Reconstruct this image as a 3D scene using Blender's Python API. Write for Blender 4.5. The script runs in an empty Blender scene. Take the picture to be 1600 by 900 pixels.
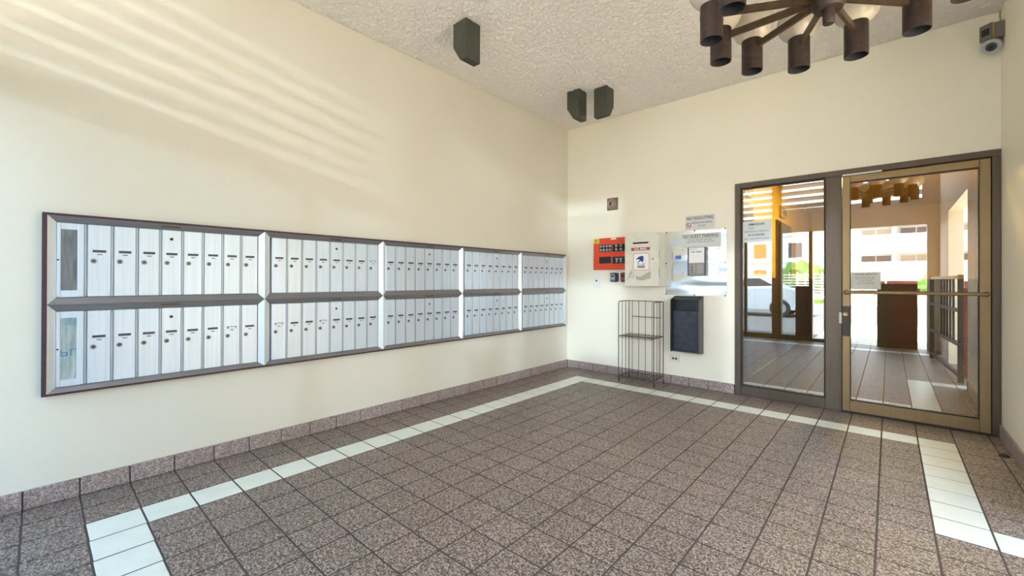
import bpy, bmesh, math, random
from mathutils import Vector, Matrix, Quaternion
random.seed(7)
PI = math.pi
SC = bpy.context.scene
COL = SC.collection

# ------------------------------------------------------------------ camera
CAM = Vector((3.3685, -4.9798, 1.2))
YAW, PITCH, ROLL, FPX, CY = 0.724, 0.0033, 0.0028, 666.77, 435.82
_f = Vector((-math.sin(YAW)*math.cos(PITCH), math.cos(YAW)*math.cos(PITCH), math.sin(PITCH)))
_r = Vector((math.cos(YAW), math.sin(YAW), 0)); _u = _r.cross(_f)
RGT = _r*math.cos(ROLL) + _u*math.sin(ROLL)
UPV = -_r*math.sin(ROLL) + _u*math.cos(ROLL)
cd = bpy.data.cameras.new('camera'); cam = bpy.data.objects.new('camera', cd); COL.objects.link(cam)
cd.sensor_fit = 'HORIZONTAL'; cd.sensor_width = 36.0; cd.lens = 36.0*FPX/1600.0
cd.shift_x = 0.0; cd.shift_y = (CY-450.0)/1600.0; cd.clip_start = 0.02; cd.clip_end = 500
M = Matrix((RGT, UPV, -_f)).transposed().to_4x4(); M.translation = CAM
cam.matrix_world = M
SC.camera = cam
def project(p):
    d = Vector(p)-CAM; z = d.dot(_f)
    return (800+FPX*d.dot(RGT)/z, CY-FPX*d.dot(UPV)/z, z)

# ------------------------------------------------------------------ world, sun, exposure
W = bpy.data.worlds.new('sky'); SC.world = W; W.use_nodes = True
nt = W.node_tree; nt.nodes.clear()
wo = nt.nodes.new('ShaderNodeOutputWorld'); bg = nt.nodes.new('ShaderNodeBackground')
tc = nt.nodes.new('ShaderNodeTexCoord'); sx = nt.nodes.new('ShaderNodeSeparateXYZ'); rp = nt.nodes.new('ShaderNodeValToRGB')
nt.links.new(tc.outputs['Generated'], sx.inputs[0]); nt.links.new(sx.outputs['Z'], rp.inputs[0])
rp.color_ramp.elements[0].position = 0.0; rp.color_ramp.elements[0].color = (0.82, 0.92, 1.0, 1)
rp.color_ramp.elements[1].position = 0.9; rp.color_ramp.elements[1].color = (0.42, 0.63, 0.95, 1)
nt.links.new(rp.outputs[0], bg.inputs[0]); bg.inputs[1].default_value = 5.0
nt.links.new(bg.outputs[0], wo.inputs[0])
def sunlamp(name, energy, angle, col, d, loc):
    sd = bpy.data.lights.new(name, 'SUN'); o = bpy.data.objects.new(name, sd); COL.objects.link(o)
    sd.energy = energy; sd.angle = math.radians(angle); sd.color = col
    o.rotation_euler = Vector(d).to_track_quat('-Z', 'Y').to_euler(); o.location = loc
# high sun from behind the building: lights the street and the houses opposite
sunlamp('sun', 20.0, 0.6, (1.0, 0.93, 0.80), (0.25, -1.0, -1.9), (0, 10, 18))
# low sunlight thrown back by the windows opposite, raking in under the header and through the louvers
sunlamp('window_glint', 0.78, 2.2, (0.68, 0.87, 1.0), (-0.55, 1.0, -0.185), (6, -12, 6))
vs = SC.view_settings
vs.view_transform = 'Standard'; vs.look = 'None'; vs.gamma = 1.0; vs.use_curve_mapping = False
vs.exposure = 0.93
SC.cycles.max_bounces = 10; SC.cycles.diffuse_bounces = 6; SC.cycles.glossy_bounces = 5
SC.cycles.transparent_max_bounces = 12
SC.cycles.sample_clamp_indirect = 8.0
SC.cycles.use_denoising = True

# ------------------------------------------------------------------ materials
MATS = {}
class NB:
    """small node-builder for one material"""
    def __init__(s, name):
        s.m = bpy.data.materials.new(name); s.m.use_nodes = True
        s.t = s.m.node_tree; s.b = s.t.nodes['Principled BSDF']; MATS[name] = s.m
    def n(s, kind, **kw):
        o = s.t.nodes.new('ShaderNode'+kind)
        for k, v in kw.items():
            if k in o.inputs: o.inputs[k].default_value = v
            else: setattr(o, k, v)
        return o
    def l(s, a, b): s.t.links.new(a, b)
    def coord(s, scale=(1, 1, 1)):
        g = s.n('NewGeometry'); mp = s.n('Mapping'); mp.inputs['Scale'].default_value = scale
        s.l(g.outputs['Position'], mp.inputs[0]); return mp.outputs[0]
    def ramp(s, fac, stops):
        r = s.n('ValToRGB'); e = r.color_ramp.elements
        while len(e) < len(stops): e.new(0.5)
        for i, (p, c) in enumerate(stops): e[i].position = p; e[i].color = (*c, 1)
        s.l(fac, r.inputs[0]); return r.outputs[0]
    def bump(s, fac, strength, dist):
        b = s.n('Bump'); b.inputs['Strength'].default_value = strength; b.inputs['Distance'].default_value = dist
        s.l(fac, b.inputs['Height']); s.l(b.outputs[0], s.b.inputs['Normal'])
    def set(s, col=None, rough=None, metal=None, spec=None):
        if col is not None: s.b.inputs['Base Color'].default_value = (*col, 1)
        if rough is not None: s.b.inputs['Roughness'].default_value = rough
        if metal is not None: s.b.inputs['Metallic'].default_value = metal
        if spec is not None: s.b.inputs['Specular IOR Level'].default_value = spec
        return s
def plain(name, col, rough=0.5, metal=0.0, spec=0.5, var=0.0, scale=30):
    k = NB(name).set(col, rough, metal, spec)
    if var:
        nz = k.n('TexNoise', Scale=scale, Detail=4.0); k.l(k.coord(), nz.inputs['Vector'])
        lo = tuple(max(0, c*(1-var)) for c in col); hi = tuple(min(1, c*(1+var)) for c in col)
        k.l(k.ramp(nz.outputs[0], [(0.3, lo), (0.7, hi)]), k.b.inputs['Base Color'])
    return k.m
def wall_mat(name, a, b):
    k = NB(name).set(rough=0.55, spec=0.35)
    c = k.coord(); n1 = k.n('TexNoise', Scale=0.9, Detail=5.0); k.l(c, n1.inputs['Vector'])
    k.l(k.ramp(n1.outputs[0], [(0.35, a), (0.65, b)]), k.b.inputs['Base Color'])
    n2 = k.n('TexNoise', Scale=55.0, Detail=3.0); k.l(c, n2.inputs['Vector']); k.bump(n2.outputs[0], 0.12, 0.006)
    return k.m
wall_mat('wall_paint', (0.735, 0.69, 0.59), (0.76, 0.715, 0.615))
wall_mat('wall_paint_lit', (0.875, 0.825, 0.695), (0.90, 0.85, 0.72))  # back and right walls: their stronger light put into a paler tone
wall_mat('lobby_paint', (0.68, 0.48, 0.12), (0.74, 0.53, 0.15))
def ceiling_mat():
    k = NB('popcorn').set((0.86, 0.815, 0.765), 0.85, 0, 0.2)
    n = k.n('TexNoise', Scale=150.0, Detail=2.0); k.l(k.coord(), n.inputs['Vector']); k.bump(n.outputs[0], 0.3, 0.004)
    return k.m
ceiling_mat()
def tile_mat(name, dark, light, amount=1.0, obj_var=True):
    k = NB(name).set(rough=0.40, spec=0.4)
    c = k.coord()
    n1 = k.n('TexNoise', Scale=105.0, Detail=1.5, Roughness=0.5, Distortion=1.2); k.l(c, n1.inputs['Vector'])
    col = k.ramp(n1.outputs[0], [(0.47, dark), (0.575, light)])
    n2 = k.n('TexNoise', Scale=2.2, Detail=3.0); k.l(c, n2.inputs['Vector'])
    oi = k.n('ObjectInfo'); ad = k.n('Math', operation='ADD'); k.l(n2.outputs[0], ad.inputs[0])
    ml = k.n('Math', operation='MULTIPLY'); k.l(oi.outputs['Random'], ml.inputs[0]); ml.inputs[1].default_value = 0.5
    k.l(ml.outputs[0], ad.inputs[1])
    tint = k.ramp(ad.outputs[0], [(0.35, (0.93, 0.90, 0.88)), (0.95, (1.05, 1.0, 0.99))])
    mix = k.n('MixRGB', blend_type='MULTIPLY'); mix.inputs[0].default_value = 1.0
    k.l(col, mix.inputs[1]); k.l(tint, mix.inputs[2]); k.l(mix.outputs[0], k.b.inputs['Base Color'])
    k.bump(n1.outputs[0], 0.6*amount, 0.007)
    return k.m
tile_mat('tile_brown', (0.080, 0.062, 0.053), (0.445, 0.372, 0.322))
tile_mat('tile_base', (0.24, 0.19, 0.18), (0.50, 0.42, 0.395), 0.9)
plain('tile_white', (0.78, 0.81, 0.72), 0.32, var=0.04, scale=9)
plain('grout', (0.085, 0.065, 0.055), 0.9)
def alu(name, col, rough, metal, streak=(3, 260, 3)):
    k = NB(name).set(col, rough, metal)
    n1 = k.n('TexNoise', Scale=1.0, Detail=3.0); k.l(k.coord(streak), n1.inputs['Vector'])
    k.l(k.ramp(n1.outputs[0], [(0.3, tuple(c*0.93 for c in col)), (0.7, tuple(min(1, c*1.05) for c in col))]), k.b.inputs['Base Color'])
    return k.m
alu('alu_door', (0.655, 0.735, 0.835), 0.38, 0.35, (3, 60, 1.5))
alu('alu_trim_lit', (0.78, 0.83, 0.87), 0.35, 0.4)
alu('alu_trim_shaded', (0.27, 0.265, 0.285), 0.38, 0.6, (3, 3, 120))  # horizontal strips darkened for the shade on their faces, same metal as uprights
alu('alu_divider', (0.40, 0.41, 0.43), 0.42, 0.5)
plain('slot_dark', (0.045, 0.05, 0.075), 0.4)
plain('lock_metal', (0.30, 0.28, 0.26), 0.35, 0.9)
plain('lock_face', (0.10, 0.095, 0.09), 0.4, 0.6)
plain('black_hole', (0.008, 0.008, 0.01), 0.6)
plain('tag_grey', (0.20, 0.20, 0.22), 0.5)
plain('paper_tag', (0.85, 0.84, 0.80), 0.7)
plain('maroon_wood', (0.065, 0.022, 0.030), 0.5, var=0.25, scale=60)
plain('brass_plate', (0.20, 0.16, 0.09), 0.45, 0.6)
def dirwin(name, col):
    k = NB(name).set(col, 0.18, 0)
    n1 = k.n('TexNoise', Scale=1.0, Detail=5.0); k.l(k.coord((10, 60, 8)), n1.inputs['Vector'])
    k.l(k.ramp(n1.outputs[0], [(0.3, tuple(c*0.7 for c in col)), (0.7, tuple(c*1.25 for c in col))]), k.b.inputs['Base Color'])
dirwin('directory_grey', (0.165, 0.175, 0.185)); dirwin('directory_pale', (0.38, 0.46, 0.46))
plain('print_blue', (0.05, 0.22, 0.38), 0.5)
alu('bronze', (0.118, 0.088, 0.066), 0.42, 0.55, (40, 40, 2.5))
alu('bronze_light', (0.29, 0.20, 0.10), 0.40, 0.55, (40, 40, 2.5))
plain('bronze_dark', (0.055, 0.042, 0.036), 0.45, 0.4)
plain('gasket', (0.012, 0.011, 0.012), 0.6)
plain('chand_brown', (0.050, 0.032, 0.026), 0.5, 0.35, var=0.3, scale=45)
plain('chand_arm', (0.090, 0.058, 0.034), 0.42, 0.5, var=0.2, scale=25)
plain('can_inside', (0.022, 0.022, 0.025), 0.6)
plain('bulb', (0.55, 0.55, 0.55), 0.25)
plain('opal_glass', (0.56, 0.50, 0.41), 0.25, 0, 0.5)
plain('olive_metal', (0.068, 0.071, 0.054), 0.5, 0.1, var=0.12, scale=20)
plain('red_enamel', (0.78, 0.075, 0.028), 0.4, var=0.05, scale=8)
plain('display_black', (0.012, 0.012, 0.018), 0.25)
plain('ring_grey', (0.35, 0.36, 0.38), 0.45)
plain('yellow_tag', (0.85, 0.62, 0.03), 0.5); plain('green_ink', (0.22, 0.42, 0.06), 0.6)
plain('cream_enamel', (0.76, 0.72, 0.61), 0.45, var=0.05, scale=14)
plain('cream_worn', (0.48, 0.44, 0.35), 0.6, var=0.15, scale=70)
plain('label_red', (0.42, 0.075, 0.06), 0.55); plain('white_print', (0.86, 0.86, 0.85), 0.5)
plain('eagle_blue', (0.018, 0.055, 0.20), 0.5); plain('print_red', (0.52, 0.08, 0.07), 0.5)
plain('orange_line', (0.70, 0.33, 0.10), 0.5)
plain('ink', (0.035, 0.035, 0.045), 0.6); plain('ink_grey', (0.20, 0.20, 0.21), 0.6)
plain('white_plastic', (0.82, 0.82, 0.80), 0.4); plain('ivory_plastic', (0.78, 0.74, 0.64), 0.4)
plain('black_plastic', (0.015, 0.015, 0.018), 0.35); plain('steel_blue', (0.35, 0.42, 0.50), 0.35, 0.6)
def steel():
    k = NB('stainless').set((0.70, 0.70, 0.69), 0.16, 0.95)
    c = k.coord((1.6, 1, 6.0)); n = k.n('TexNoise', Scale=1.0, Detail=0.5); k.l(c, n.inputs['Vector']); k.bump(n.outputs[0], 0.5, 0.07)
steel()
plain('sign_plate', (0.66, 0.67, 0.65), 0.45); plain('notice_paper', (0.72, 0.77, 0.78), 0.7, var=0.03)
plain('resident_paper', (0.62, 0.60, 0.53), 0.7, var=0.03)
plain('lcd_blue', (0.05, 0.19, 0.52), 0.3)
plain('phone_grey', (0.30, 0.28, 0.27), 0.4, 0.5); plain('phone_side', (0.115, 0.115, 0.12), 0.4, 0.5)
plain('key_grey', (0.42, 0.41, 0.40), 0.4, 0.4)
plain('wire_rust', (0.085, 0.055, 0.048), 0.55, 0.4, var=0.3, scale=60)
plain('box_black', (0.022, 0.023, 0.030), 0.42, 0.1); plain('box_inner', (0.035, 0.037, 0.055), 0.3, 0, var=0.35, scale=18)
plain('box_edge', (0.075, 0.072, 0.075), 0.4, 0.2)
plain('speaker_brown', (0.21, 0.165, 0.10), 0.5, 0.3); plain('speaker_cone', (0.40, 0.27, 0.21), 0.5, 0.2)
plain('cam_body', (0.50, 0.39, 0.17), 0.5); plain('cam_grey', (0.17, 0.155, 0.135), 0.5); plain('cam_ring', (0.55, 0.54, 0.50), 0.35, 0.2)
plain('brass', (0.50, 0.36, 0.17), 0.3, 0.9)
def glass():
    k = NB('door_glass'); t = k.t; t.nodes.remove(k.b)
    out = [n for n in t.nodes if n.type == 'OUTPUT_MATERIAL'][0]
    tr = k.n('BsdfTransparent'); tr.inputs[0].default_value = (0.80, 0.76, 0.68, 1)
    gl = k.n('BsdfGlossy'); gl.inputs['Roughness'].default_value = 0.0; gl.inputs[0].default_value = (1, 1, 1, 1)
    fr = k.n('Fresnel'); fr.inputs[0].default_value = 1.5
    ad = k.n('Math', operation='ADD'); ad.inputs[1].default_value = 0.20; k.l(fr.outputs[0], ad.inputs[0])
    mx = k.n('MixShader'); k.l(ad.outputs[0], mx.inputs[0]); k.l(tr.outputs[0], mx.inputs[1]); k.l(gl.outputs[0], mx.inputs[2])
    k.l(mx.outputs[0], out.inputs[0])
glass()
def emis(name, col, s):
    k = NB(name).set((0.8, 0.8, 0.8), 0.4); k.b.inputs['Emission Color'].default_value = (*col, 1); k.b.inputs['Emission Strength'].default_value = s
emis('lobby_fill_glow', (1.0, 0.78, 0.28), 380.0)  # added glow that warms the lobby behind the glass
plain('concrete', (0.58, 0.49, 0.36), 0.9, var=0.12, scale=2); plain('asphalt', (0.16, 0.155, 0.15), 0.9, var=0.15, scale=3)
plain('stucco_white', (0.82, 0.83, 0.85), 0.8); plain('window_dark', (0.05, 0.055, 0.065), 0.1); plain('curtain', (0.45, 0.40, 0.33), 0.8)
plain('maroon_paint', (0.16, 0.042, 0.035), 0.6, var=0.12, scale=6); plain('brown_paint', (0.085, 0.065, 0.052), 0.6)
plain('car_paint', (0.62, 0.66, 0.72), 0.25, 0.3); plain('tyre', (0.02, 0.02, 0.02), 0.7); plain('rim', (0.5, 0.5, 0.52), 0.3, 0.8)
plain('leaf', (0.10, 0.22, 0.035), 0.7, var=0.4, scale=14); plain('fence_cream', (0.62, 0.57, 0.47), 0.8); plain('grass', (0.16, 0.26, 0.05), 0.9, var=0.3, scale=5)
plain('gate_grey', (0.045, 0.048, 0.055), 0.45, 0.3); plain('elevator', (0.050, 0.042, 0.040), 0.4, 0.4)
plain('sign_ochre', (0.42, 0.32, 0.15), 0.5)

# ------------------------------------------------------------------ mesh builder
class MB:
    def __init__(s): s.v = []; s.f = []; s.m = []
    def add(s, verts, faces, mi=0):
        o = len(s.v); s.v += [tuple(p) for p in verts]; s.f += [[i+o for i in f] for f in faces]; s.m += [mi]*len(faces); return s
    def box(s, x0, x1, y0, y1, z0, z1, mi=0):
        v = [(x, y, z) for z in (z0, z1) for y in (y0, y1) for x in (x0, x1)]
        return s.add(v, [(0, 2, 3, 1), (4, 5, 7, 6), (0, 1, 5, 4), (2, 6, 7, 3), (0, 4, 6, 2), (1, 3, 7, 5)], mi)
    def bbox(s, x0, x1, y0, y1, z0, z1, b=0.003, mi=0):
        """box with chamfered edges"""
        bm = bmesh.new(); bmesh.ops.create_cube(bm, size=1)
        for v in bm.verts:
            v.co = Vector(((x0+x1)/2+v.co.x*(x1-x0), (y0+y1)/2+v.co.y*(y1-y0), (z0+z1)/2+v.co.z*(z1-z0)))
        bmesh.ops.bevel(bm, geom=list(bm.edges), offset=b, segments=1, affect='EDGES', profile=0.5)
        bm.verts.index_update(); s.add([v.co for v in bm.verts], [[v.index for v in f.verts] for f in bm.faces], mi); bm.free(); return s
    def prism(s, pts, axis, a, b, mi=0):
        """extrude 2D polygon along axis (0,1,2) from a to b; pts in the two other axes in order"""
        def mk(p, t):
            q = list(p); q.insert(axis, t); return q
        n = len(pts); v = [mk(p, a) for p in pts]+[mk(p, b) for p in pts]
        f = [list(range(n))[::-1], [n+i for i in range(n)]]+[(i, (i+1) % n, n+(i+1) % n, n+i) for i in range(n)]
        return s.add(v, f, mi)
    def lathe(s, prof, c, axis=2, n=24, mi=0, d=1, cap0=True):
        """prof: (r, t) list, revolved about axis through c"""
        v = []; f = []
        for r, t in prof:
            for i in range(n):
                a = 2*PI*i/n; p = [r*math.cos(a), r*math.sin(a)]; p.insert(axis, t*d); v.append([c[j]+p[j] for j in range(3)])
        for k in range(len(prof)-1):
            for i in range(n): f.append((k*n+i, k*n+(i+1) % n, (k+1)*n+(i+1) % n, (k+1)*n+i))
        if cap0: f.append([i for i in range(n)][::-1])
        f.append([(len(prof)-1)*n+i for i in range(n)])
        return s.add(v, f, mi)
    def tube(s, pts, r, n=6, mi=0, closed=False):
        pts = [Vector(p) for p in pts]; v = []; f = []; m = len(pts); prev = None
        for i, p in enumerate(pts):
            a = pts[(i-1) % m] if (closed or i > 0) else p; b = pts[(i+1) % m] if (closed or i < m-1) else p
            t = (b-a).normalized()
            if prev is None: u = t.orthogonal().normalized()
            else: u = (prev - t*prev.dot(t)).normalized()
            prev = u; w = t.cross(u)
            for k in range(n):
                an = 2*PI*k/n; v.append(p+u*(r*math.cos(an))+w*(r*math.sin(an)))
        for i in range(m if closed else m-1):
            j = (i+1) % m
            for k in range(n): f.append((i*n+k, i*n+(k+1) % n, j*n+(k+1) % n, j*n+k))
        if not closed: f.append(list(range(n))[::-1]); f.append([(m-1)*n+k for k in range(n)])
        return s.add(v, f, mi)
    def sphere(s, c, r, n=20, m=12, mi=0, sc=(1, 1, 1)):
        bm = bmesh.new(); bmesh.ops.create_uvsphere(bm, u_segments=n, v_segments=m, radius=r)
        s.add([(c[0]+v.co.x*sc[0], c[1]+v.co.y*sc[1], c[2]+v.co.z*sc[2]) for v in bm.verts], [[v.index for v in f.verts] for f in bm.faces], mi); bm.free(); return s
    def mesh(s, name, mats):
        me = bpy.data.meshes.new(name); me.from_pydata(s.v, [], s.f)
        for m in ([mats] if isinstance(mats, str) else mats): me.materials.append(MATS[m])
        me.polygons.foreach_set('material_index', s.m)
        bm = bmesh.new(); bm.from_mesh(me); bmesh.ops.recalc_face_normals(bm, faces=list(bm.faces)); bm.to_mesh(me); bm.free()
        me.update(); return me
    def build(s, name, mats, parent=None, smooth=False):
        me = s.mesh(name, mats)
        if smooth: me.shade_smooth() if smooth is True else me.shade_auto(smooth) if hasattr(me, 'shade_auto') else None
        return link(name, me, parent)
def link(name, me, parent=None, loc=None):
    o = bpy.data.objects.new(name, me); COL.objects.link(o)
    if parent is not None:
        o.parent = parent; o.matrix_parent_inverse = Matrix.Translation(-world_loc(parent))
    if loc is not None: o.location = loc
    return o
def world_loc(o):
    return Vector(o.get('_w', (0, 0, 0)))
def smooth(o, deg=35):
    me = o.data
    me.polygons.foreach_set('use_smooth', [True]*len(me.polygons))
    try: me.set_sharp_from_angle(angle=math.radians(deg))
    except Exception: pass
    return o
def thing(name, label, cat, loc=(0, 0, 0), group=None):
    o = bpy.data.objects.new(name, None); COL.objects.link(o); o.location = loc; o['_w'] = tuple(loc); o.empty_display_size = 0.1
    return tag(o, label, cat, group)
def tag(o, label, cat, group=None, kind=None):
    o['label'] = label; o['category'] = cat
    if group: o['group'] = group
    if kind: o['kind'] = kind
    return o
def struct(o, label=None, cat=None):
    o['kind'] = 'structure'
    if label: o['label'] = label
    if cat: o['category'] = cat
    return o
def text(s, x, z, y, size, mat, parent, name='lettering', plane='y', wid=None, align='CENTER', bold=0.0):
    """printed words lying on a plane facing -y (plane 'y') or +x (plane 'x')"""
    cu = bpy.data.curves.new(name, 'FONT'); cu.body = s; cu.size = size; cu.align_x = align; cu.align_y = 'CENTER'
    cu.extrude = 0.0004; cu.offset = bold; cu.resolution_u = 2
    ob = bpy.data.objects.new('tmp', cu); COL.objects.link(ob); bpy.context.view_layer.update()
    me = bpy.data.meshes.new_from_object(ob.evaluated_get(bpy.context.evaluated_depsgraph_get()))
    COL.objects.unlink(ob); bpy.data.objects.remove(ob)
    xs = [v.co.x for v in me.vertices]; w = max(xs)-min(xs); k = (wid/w) if wid else 1.0
    for v in me.vertices:
        a, b, c = v.co.x*k, v.co.y, v.co.z
        v.co = (x+a, y-c, z+b) if plane == 'y' else (y+c, x+a, z+b)
    me.materials.clear(); me.materials.append(MATS[mat]); me.name = name
    return link(name, me, parent)
def scribble_line(mb, x0, x1, z, y, h, seed):
    """tiny print that cannot be read: a row of short strokes of word length"""
    rd = random.Random(seed); x = x0
    while x < x1-h*0.8:
        w = min(rd.uniform(2.0, 5.0)*h, x1-x); q = x
        while q < x+w-h*0.2:
            ww = rd.uniform(0.28, 0.5)*h; mb.box(q, min(q+ww, x+w), y-0.0004, y, z-h*0.5*rd.uniform(.6, 1), z+h*0.5*rd.uniform(.6, 1)); q += ww+h*0.2
        x += w+h*0.7

# ------------------------------------------------------------------ the room shell
H, WX = 3.30, 4.017
FY = -5.30           # inner face of the street front
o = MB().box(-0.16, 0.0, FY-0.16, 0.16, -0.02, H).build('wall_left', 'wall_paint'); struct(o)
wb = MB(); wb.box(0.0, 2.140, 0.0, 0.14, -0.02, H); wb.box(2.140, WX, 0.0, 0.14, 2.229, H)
o = wb.build('wall_back', 'wall_paint_lit'); struct(o)
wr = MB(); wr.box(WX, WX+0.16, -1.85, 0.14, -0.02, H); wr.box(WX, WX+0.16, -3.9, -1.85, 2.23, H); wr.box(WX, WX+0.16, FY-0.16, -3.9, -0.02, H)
o = wr.build('wall_right', 'wall_paint_lit'); struct(o)
from mathutils import noise as MN
cm = MB().box(-0.16, WX+0.16, FY-0.16, 0.16, H+0.02, H+0.14)
NX_, NY_ = 440, 480; gv = []; gf = []
for b_ in range(NY_+1):
    y_ = -4.30+4.44*b_/NY_
    for a_ in range(NX_+1):
        x_ = -0.02+(WX+0.06)*a_/NX_
        h_ = MN.noise((x_*62, y_*62, 0.3))*0.95+MN.noise((x_*28, y_*28, 4.1))*0.3
        gv.append((x_, y_, H+0.003-max(-0.25, h_)*0.0195))
for b_ in range(NY_):
    for a_ in range(NX_):
        i_ = b_*(NX_+1)+a_; gf.append((i_, i_+NX_+1, i_+NX_+2, i_+1))
cm.add(gv, gf); cm.box(-0.02, WX+0.04, FY-0.16, -4.30, H, H+0.02)
o = cm.build('ceiling', 'popcorn'); struct(o)
o.data.polygons.foreach_set('use_smooth', [len(p.vertices) == 4 and p.area < 0.01 for p in o.data.polygons])
# street front behind the viewer: header, brown posts, louvers over the bays
wf = MB(); wf.box(1.60, WX, FY-0.15, FY, 2.20, 2.67); wf.box(0.0, WX, FY-0.15, FY, 3.24, H)
wall_front = wf.build('wall_front', 'wall_paint'); struct(wall_front)
def fpart(name, mat, *b): return MB().bbox(*b, b=0.004).build(name, mat, wall_front)
fpart('post', 'bronze', 1.52, 1.69, FY-0.16, FY+0.01, 0.0, 3.24)
fpart('post', 'bronze', 2.16, 2.22, FY-0.14, FY+0.01, 0.0, 2.20)
fpart('post', 'bronze', 2.42, 2.80, FY-0.14, FY+0.01, 0.0, 2.20)
fpart('post', 'wall_paint', 2.40, 2.56, FY-0.15, FY, 2.67, 3.24)
fpart('post', 'wall_paint', 3.86, WX, FY-0.15, FY, 0.0, 2.20)
fpart('post', 'wall_paint', 3.80, WX, FY-0.15, FY, 2.67, 3.24)
fpart('post', 'bronze', 0.0, 0.06, FY-0.14, FY, 0.0, 3.24)
fpart('post', 'bronze', 0.98, 1.04, FY-0.10, FY-0.04, 0.09, 2.30)
fpart('bottom_rail', 'bronze', 0.06, 1.52, FY-0.12, FY, 0.0, 0.10)
fpart('bottom_rail', 'bronze', 1.69, 2.16, FY-0.12, FY, 0.0, 0.10)
fpart('bottom_rail', 'bronze', 2.22, 2.42, FY-0.12, FY, 0.0, 0.06)
fpart('rail', 'bronze', 0.06, 1.52, FY-0.12, FY, 2.20, 2.30)
fpart('low_panel', 'brown_paint', 1.93, 2.16, FY-0.10, FY-0.04, 0.10, 1.10)
fpart('low_panel', 'maroon_paint', 3.42, 3.74, FY-0.14, FY, 0.0, 1.16)
fpart('low_panel', 'brown_paint', 3.20, 3.42, FY-0.14, FY, 0.0, 1.16)
for (xa, xb, za) in ((0.06, 1.52, 2.36), (1.69, 2.40, 2.73), (2.56, 3.80, 2.78)):  # slats of the last bay added to thin low sun on the back wall
    z = za
    while z < 3.22:
        MB().prism([(FY-0.12, z-0.038), (FY-0.02, z+0.022), (FY-0.02, z+0.038), (FY-0.12, z-0.022)], 0, xa, xb).build('slat', 'fence_cream', wall_front); z += 0.135 if xa < 2 else 0.22

k = NB('front_light_filter'); t_ = k.t; t_.nodes.remove(k.b)
tr_ = k.n('BsdfTransparent'); tr_.inputs[0].default_value = (0.58, 0.635, 0.665, 1)  # panes added, their tint dims and cools daylight on the left wall
k.l(tr_.outputs[0], [n for n in t_.nodes if n.type == 'OUTPUT_MATERIAL'][0].inputs[0])
for b in ((0.06, 0.98), (1.04, 1.52), (1.69, 1.93)): MB().box(b[0], b[1], FY-0.073, FY-0.067, 0.10, 2.20).build('pane', 'front_light_filter', wall_front)
# floor: grout bed with single tiles
PX, OX = 0.2074, 0.004
def gx(k): return OX+PX*k
def gy(k, x): return 0.018-0.209*k-0.011*x
floor = MB().box(-0.16, WX+0.16, FY-0.16, 0.14, -0.06, -0.0018).build('floor', 'grout'); struct(floor)
def tile_mesh(name, mat, w, d):
    b = 0.0022; z = 0.0
    o = MB(); hw, hd = w/2, d/2
    v = [(-hw, -hd, -0.006), (hw, -hd, -0.006), (hw, hd, -0.006), (-hw, hd, -0.006), (-hw, -hd, -0.0012), (hw, -hd, -0.0012), (hw, hd, -0.0012), (-hw, hd, -0.0012),
         (-hw+b, -hd+b, z), (hw-b, -hd+b, z), (hw-b, hd-b, z), (-hw+b, hd-b, z)]
    f = [(8, 9, 10, 11)]+[(i, (i+1) % 4, 4+(i+1) % 4, 4+i) for i in range(4)]+[(4+i, 4+(i+1) % 4, 8+(i+1) % 4, 8+i) for i in range(4)]
    o.add(v, f); return o.mesh(name, mat)
cells = []
GAP = 0.0085
for i in range(0, 20):
    for j in range(0, 27):
        x0, x1 = gx(i)+GAP/2, gx(i+1)-GAP/2; xc = (gx(i)+gx(i+1))/2
        y1, y0 = gy(j, xc)-GAP/2, gy(j+1, xc)+GAP/2
        x1 = min(x1, WX+0.10); y1 = min(y1, 0.10 if x0 > 2.1 else -0.002); x0 = max(x0, 0.002); y0 = max(y0, FY-0.1)
        if x1-x0 < 0.012 or y1-y0 < 0.012: continue
        white = (i == 2 and 2 <= j <= 22) or (j == 2 and 2 <= i <= 17) or (i == 17 and 2 <= j <= 9) or (j == 9 and i >= 18) or (j == 22 and i >= 2)
        pr = [project((x, y, 0)) for x, y in ((x0, y0), (x1, y0), (x1, y1), (x0, y1))]
        area = 0
        c = project(((x0+x1)/2, (y0+y1)/2, 0))
        if min(q[2] for q in pr) > 0.15:
            inside = any(-10 < q[0] < 1610 and q[1] < 905 for q in pr)
            area = abs(sum(pr[a][0]*pr[(a+1) % 4][1]-pr[(a+1) % 4][0]*pr[a][1] for a in range(4)))/2 if inside else 0
        cells.append((area, x0, x1, y0, y1, white))
cells.sort(key=lambda c: -c[0])
tm = {}
restb, restw = MB(), MB()
for n, (area, x0, x1, y0, y1, white) in enumerate(cells):
    if area > 0 and n < 296:
        key = (round(x1-x0, 3), round(y1-y0, 3), white)
        if key not in tm: tm[key] = tile_mesh('white_tile' if white else 'brown_tile', 'tile_white' if white else 'tile_brown', x1-x0, y1-y0)
        o = link('tile', tm[key], floor, ((x0+x1)/2, (y0+y1)/2, random.uniform(-0.0004, 0.0004)))
    else:
        (restw if white else restb).box(x0, x1, y0, y1, -0.006, 0.0)
o = restb.build('remaining_tiles', 'tile_brown', floor); o['kind'] = 'stuff'
o = restw.build('remaining_pale_tiles', 'tile_white', floor); o['kind'] = 'stuff'
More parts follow.
